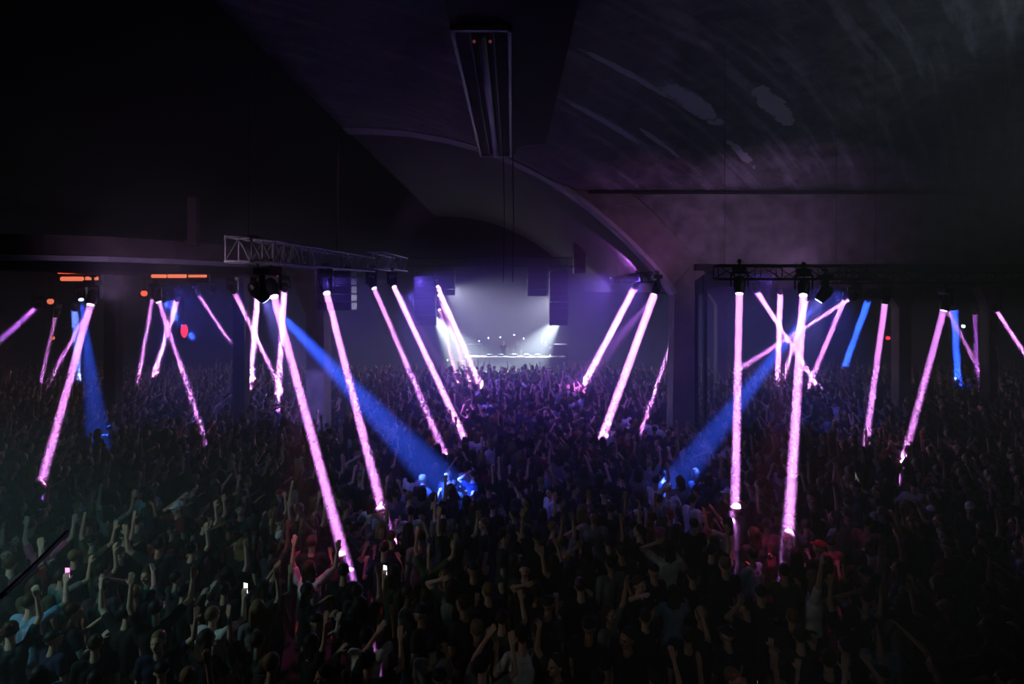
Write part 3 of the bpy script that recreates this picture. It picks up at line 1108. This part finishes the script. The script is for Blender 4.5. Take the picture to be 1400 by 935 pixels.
def person(key, loc, rz, sc, skin, shirt, trou, hairstyle, haircol, label, group):
    L_ = LIB[key]
    b = bpy.data.objects.new('person', L_['body'])
    COL.objects.link(b)
    slot_mat(b, SKIN[skin])
    b.location = loc
    b.rotation_euler = (0, 0, rz)
    b.scale = (sc, sc, sc)
    tag(b, label, 'person', group)
    for nm, me, mm in (('shirt', L_['shirt'], SHIRT[shirt]), ('trousers', L_['trousers'], TROU[trou]), ('shoe', L_['shoe'][0], SHOE), ('shoe', L_['shoe'][1], SHOE),
                       ('cap' if hairstyle == 'cap' else 'hair', L_['hair'][hairstyle], CAPM[haircol] if hairstyle == 'cap' else HAIRC[haircol])):
        o = bpy.data.objects.new(nm, me)
        COL.objects.link(o)
        slot_mat(o, mm)
        o.parent = b
    return b


# where each dancer stands: jittered rows over the floor, nearest first
rnd = random.Random(11)
spots = []
y = 6.1
row = 0
while y < 34.0:
    sp = .66 if y < 16 else .72
    half = min(.92 * y + 1.0, 32)
    n = int(2 * half / sp)
    for i in range(n):
        x = -half + (i + .5 * (row % 2)) * sp + rnd.uniform(-.14, .14)
        yy = y + rnd.uniform(-.13, .13)
        blocked = (5.0 < x < 6.9 and 19.5 < yy < 21.1) or (-7.6 < x < -6.0 and 19.4 < yy < 21.2)
        for qx, qd, qw in ((1232, 24.2, .7), (1352, 24.2, .6), (985, 30, .7), (155, 23, .6), (330, 23, .6)):
            if abs(x - (qx - CX) * qd / F) < qw and abs(yy - qd) < .7:
                blocked = True
        if not blocked:
            spots.append((x, yy))
    y += sp * .92
    row += 1
spots.sort(key=lambda s: s[1])
inview = []
for x, y in spots:
    px = CX + F * x / y
    py = HY + F * (CZ - 1.75) / y
    if -14 < px < 1414 and py < 985:
        inview.append((x, y, px, py))
near, far = inview[:300], inview[300:]
far += [(x, y, 0, 0) for x, y in spots if not (-14 < CX + F * x / y < 1414) and y > 7.5]


def zone(px, py):
    v_ = 'frontmost rows' if py > 860 else 'front rows' if py > 770 else 'near rows' if py > 700 else 'middle rows'
    if px < 140: h_ = 'far left'
    elif px < 290: h_ = 'left side'
    elif px < 400: h_ = 'left of longest beam'
    elif px < 520: h_ = 'by longest beam foot'
    elif px < 640: h_ = 'right of longest beam'
    elif px < 760: h_ = 'in centre'
    elif px < 880: h_ = 'right of centre'
    elif px < 1000: h_ = 'left of tall pair'
    elif px < 1110: h_ = 'below tall beam pair'
    elif px < 1240: h_ = 'right of tall pair'
    else: h_ = 'far right'
    return v_ + ' ' + h_


used = {}
# dancers standing right under the long beams
for ex, ey in ((468, 752), (522, 696), (1005, 690), (1078, 724), (55, 665), (598, 597), (828, 585), (600, 655), (935, 645)):
    q = PH(ex, ey, 1.7)
    q = q + (q - Vector((q.x * .9, q.y + 1.0, 6.0))).normalized() * .2
    k_ = min(range(len(near)), key=lambda i: (near[i][0] - q.x) ** 2 + (near[i][1] - q.y) ** 2)
    if (near[k_][0] - q.x) ** 2 + (near[k_][1] - q.y) ** 2 < .5:
        near[k_] = (q.x, q.y, CX + F * q.x / q.y, HY + F * (CZ - 1.75) / q.y)


def attrs(r, px, py):
    a = {}
    a['key'] = r.choices(list(POSES), [34, 24, 4, 6, 4, 4, 5, 5, 3, 3])[0]
    a['shirt'] = r.choices([n for n, _ in SHIRTC], [34, 22, 14, 9, 5, 4, 6, 3, 1.5])[0]
    a['hairstyle'] = r.choices(['short', 'long', 'cap', 'bun'], [48, 28, 12, 9])[0]
    a['haircol'] = r.choices(['black', 'white', 'red'], [6, 2, 1])[0] if a['hairstyle'] == 'cap' else r.choices(['black', 'brown', 'fair'], [5, 5, 1.6])[0]
    a['trou'] = r.choice(['black', 'black', 'blue', 'khaki'])
    a['skin'] = r.choices([0, 1, 2, 3], [5, 3, 4, 1])[0]
    return a


def label_of(a, z):
    hs = {'short': '%s short hair' % a['haircol'], 'long': 'long %s hair' % a['haircol'], 'cap': '%s cap' % a['haircol'], 'bun': '%s hair bun' % a['haircol']}[a['hairstyle']]
    ps = {'stand': 'arms down', 'dance': 'elbows bent', 'bothup': 'both arms up', 'oneup': 'right arm up', 'leftup': 'left arm up', 'fist': 'fist up',
          'phone': 'hand before face', 'clap': 'hands clapping', 'head': 'hand behind head', 'point': 'pointing forward'}[a['key']]
    return 'person, %s shirt, %s, %s, %s' % (a['shirt'], hs, ps, z)


# clothing the photo singles out
force = [(1055, 725, dict(shirt='pink', haircol='black', hairstyle='short')), (1130, 725, dict(shirt='pink', key='dance')),
         (980, 695, dict(shirt='pink', key='stand')), (1003, 680, dict(hairstyle='cap', haircol='white')), (880, 640, dict(shirt='white', hairstyle='cap', haircol='white')),
         (938, 640, dict(shirt='white', key='stand')), (712, 845, dict(shirt='white', key='dance')), (690, 880, dict(shirt='grey')),
         (420, 760, dict(shirt='white', key='bothup')), (885, 905, dict(shirt='grey', hairstyle='cap', haircol='black')),
         (1150, 790, dict(shirt='light blue')), (1230, 860, dict(shirt='light blue')), (600, 840, dict(shirt='grey')), (640, 800, dict(shirt='grey', key='head')),
         (460, 775, dict(shirt='black', key='stand', hairstyle='short', haircol='black')), (170, 860, dict(key='leftup', skin=2)), (440, 850, dict(key='oneup', skin=2)),
         (305, 770, dict(key='oneup', skin=2)), (265, 740, dict(key='fist', skin=2)), (40, 830, dict(shirt='light blue')), (900, 750, dict(key='head', skin=2)),
         (400, 700, dict(key='bothup', skin=2)), (790, 740, dict(key='head', skin=0)), (1040, 760, dict(shirt='light blue', key='dance'))]
taken = {}
for fx_, fy_, at in force:
    best = min((i for i in range(len(near)) if i not in taken), key=lambda i: (near[i][2] - fx_) ** 2 + (near[i][3] - fy_) ** 2)
    taken[best] = at
for i, (x, y, px, py) in enumerate(near):
    z = zone(px, py)
    for _ in range(60):
        a = attrs(rnd, px, py)
        if px < 420 and py > 680 and rnd.random() < .22:
            a['key'] = rnd.choice(['bothup', 'oneup', 'leftup', 'clap', 'fist'])
        if i in taken:
            a.update(taken[i])
            if a['hairstyle'] == 'cap' and a['haircol'] not in CAPM:
                a['haircol'] = 'black'
            if a['hairstyle'] != 'cap' and a['haircol'] not in HAIRC:
                a['haircol'] = 'brown'
        lb = label_of(a, z)
        if lb not in used:
            break
    used[lb] = 1
    face = math.atan2(x, 36 - y)
    rz = face + rnd.gauss(0, .45)
    if rnd.random() < .16:
        rz += rnd.choice([-1, 1]) * rnd.uniform(1.3, 2.6)
    b = person(a['key'], (x, y, 0), rz, rnd.uniform(.94, 1.07), a['skin'], a['shirt'], a['trou'], a['hairstyle'], a['haircol'], lb, 'dancers in the front half of the crowd')
    near[i] = (x, y, px, py, b, a)

# three people behind the booth
for i, (x, k, sh, lb) in enumerate(((-.5, 'dance', 'black', 'person in black shirt playing music behind the booth, left of the pair'),
                                    (.35, 'stand', 'charcoal', 'person in charcoal shirt behind the booth, right of the pair'),
                                    (2.1, 'oneup', 'grey', 'person in grey shirt with one arm up at the right end of the booth'))):
    person(k, (x, 37.3, 1.1), math.pi + .2 * i - .2, 1.0, i, sh, 'black', 'short', 'black', lb, 'people on the stage')

# phones held up by dancers
for n_, (fx_, fy_, mm, lb) in enumerate(((1225, 640, 'screen', 'white lit phone held up at the right, behind the violet beams'),
                                         (40, 812, 'pinkscreen', 'pink glowing phone held up at the far left'),
                                         (490, 800, 'screen', 'bright phone held upright right of the longest violet beam'),
                                         (982, 915, 'pinkscreen', 'small pink lit phone in the frontmost rows'),
                                         (300, 832, 'screen', 'pale lit phone held in the left front rows'))):
    c = min((q for q in near if q[5]['key'] not in ('x',) and 'phone_used' not in q[5]), key=lambda q: (q[2] - fx_) ** 2 + (q[3] - fy_) ** 2)
    c[5]['phone_used'] = 1
    b = c[4]
    if b.data is not LIB['phone']['body']:
        # give this dancer the phone-holding pose
        b.data = LIB['phone']['body']
        slot_mat(b, SKIN[c[5]['skin']])
        si_ = 0
        for ch_ in b.children:
            kk = ch_.name.split('.')[0]
            mt = ch_.material_slots[0].material
            if kk == 'shoe':
                ch_.data = LIB['phone'][kk][si_]
                si_ += 1
            elif kk in ('shirt', 'trousers'):
                ch_.data = LIB['phone'][kk]
            else:
                ch_.data = LIB['phone']['hair'][c[5]['hairstyle']]
            slot_mat(ch_, mt)
        c[5]['key'] = 'phone'
        b['label'] = label_of(c[5], zone(c[2], c[3]))
        while b['label'] in used:
            b['label'] = b['label'] + ', holding a phone'
        used[b['label']] = 1
    wr, fd = LIB['phone']['rhand']
    pos = V(b.location) + Matrix.Rotation(b.rotation_euler.z, 3, 'Z') @ ((wr + fd * .12 + V((-.005, .035, 0))) * b.scale.x)
    t = thing('mobile_phone', lb, 'phone', pos, b.rotation_euler.z)
    bm = new(); box(bm, (0, 0, .0), (.075, .009, .15)); bevel_all(bm, .003, 1); obj('case', bm, M['plastic'], t)
    bm = new(); box(bm, (0, -.0052, .0), (.067, .001, .138)); obj('screen', bm, M[mm], t)

# everyone farther back: one crowd
import numpy as np
protos = []
mats_far = [SHIRT['black'], SHIRT['charcoal'], SHIRT['navy'], SHIRT['grey'], SHIRT['white'], SHIRT['dark red'], SHIRT['olive'], SKIN[0], SKIN[1], HAIRC['black'], HAIRC['brown'], HAIRC['fair'], TROU['black']]
MI = {m_.name: i for i, m_ in enumerate(mats_far)}


def low(me, ratio):
    o = bpy.data.objects.new('t', me)
    COL.objects.link(o)
    d = o.modifiers.new('d', 'DECIMATE')
    d.ratio = ratio
    dg = bpy.context.evaluated_depsgraph_get()
    out_ = bpy.data.meshes.new_from_object(o.evaluated_get(dg))
    bpy.data.objects.remove(o)
    out_.calc_loop_triangles()
    v_ = np.empty(len(out_.vertices) * 3, np.float32)
    out_.vertices.foreach_get('co', v_)
    t_ = np.empty(len(out_.loop_triangles) * 3, np.int32)
    out_.loop_triangles.foreach_get('vertices', t_)
    return v_.reshape(-1, 3), t_.reshape(-1, 3)


for k in POSES:
    L_ = LIB[k]
    pr = []
    for nm, me, tgt in (('skin', L_['body'], 520), ('shirt', L_['shirt'], 150), ('trousers', L_['trousers'], 80), ('hair', L_['hair']['short' if len(protos) % 3 else 'long'], 60)):
        v_, t_ = low(me, max(.002, min(1, tgt / max(1, len(me.polygons) * 2))))
        pr.append((nm, v_, t_))
    protos.append(pr)
VV, TT, MM = [], [], []
base = 0
for (x, y, *_r) in far:
    pr = protos[rnd.choices(range(len(protos)), [34, 24, 4, 6, 4, 4, 5, 5, 3, 3])[0]]
    sc = rnd.uniform(.94, 1.07)
    rz = math.atan2(x, 36 - y) + rnd.gauss(0, .45) + (rnd.uniform(-2, 2) if rnd.random() < .15 else 0)
    c_, s_ = math.cos(rz) * sc, math.sin(rz) * sc
    shm = MI[rnd.choices([m_.name for m_ in mats_far[:7]], [32, 22, 14, 10, 5, 4, 6])[0]]
    skm = 7 + (rnd.random() < .35)
    ham = 9 + rnd.choices([0, 1, 2], [5, 5, 1.5])[0]
    for nm, v_, t_ in pr:
        w_ = np.empty_like(v_)
        w_[:, 0] = v_[:, 0] * c_ - v_[:, 1] * s_ + x
        w_[:, 1] = v_[:, 0] * s_ + v_[:, 1] * c_ + y
        w_[:, 2] = v_[:, 2] * sc
        VV.append(w_)
        TT.append(t_ + base)
        MM.append(np.full(len(t_), {'skin': skm, 'shirt': shm, 'trousers': 12, 'hair': ham}[nm], np.int32))
        base += len(v_)
VV = np.concatenate(VV); TT = np.concatenate(TT); MM = np.concatenate(MM)
cm = bpy.data.meshes.new('crowd')
cm.vertices.add(len(VV)); cm.vertices.foreach_set('co', VV.ravel())
cm.loops.add(len(TT) * 3); cm.loops.foreach_set('vertex_index', TT.ravel())
cm.polygons.add(len(TT)); cm.polygons.foreach_set('loop_start', np.arange(0, len(TT) * 3, 3, dtype=np.int32))
for m_ in mats_far:
    cm.materials.append(m_)
cm.polygons.foreach_set('material_index', MM)
cm.polygons.foreach_set('use_smooth', np.ones(len(TT), bool))
cm.update(calc_edges=True)
cr = bpy.data.objects.new('crowd', cm)
COL.objects.link(cr)
cr['kind'] = 'stuff'
tag(cr, 'dense crowd of dancers filling the hall back to the stage', 'crowd')
print('PEOPLE near', len(near), 'far', len(far), 'tris', len(TT), 'depth', near[-1][1])
#PE
# ------------------------------------------------------------------ camera and world
cam = bpy.data.cameras.new('camera')
co = bpy.data.objects.new('camera', cam)
COL.objects.link(co)
co.location = (0, 0, CZ)
co.rotation_euler = (math.pi / 2, 0, 0)
cam.sensor_width = 36
cam.lens = 36 * F / 1400
cam.shift_y = -69.5 / 1400
cam.clip_start = .05
cam.clip_end = 200
S.camera = co
w = bpy.data.worlds.new('night')
S.world = w
w.use_nodes = True
w.node_tree.nodes['Background'].inputs[0].default_value = (.1, .2, .5, 1)
w.node_tree.nodes['Background'].inputs[1].default_value = .0028
# thin smoke haze fills the whole hall
vs = w.node_tree.nodes.new('ShaderNodeVolumeScatter')
vs.inputs['Density'].default_value = .022
vs.inputs['Anisotropy'].default_value = 0
vs.inputs['Color'].default_value = (1, 1, 1, 1)
w.node_tree.links.new(vs.outputs[0], w.node_tree.nodes['World Output'].inputs['Volume'])
S.view_settings.view_transform = 'Standard'
S.view_settings.look = 'None'
S.view_settings.exposure = 0
S.view_settings.gamma = 1
S.view_settings.use_curve_mapping = False
S.cycles.volume_bounces = 0
S.cycles.max_bounces = 3
S.cycles.diffuse_bounces = 2
S.cycles.use_denoising = True
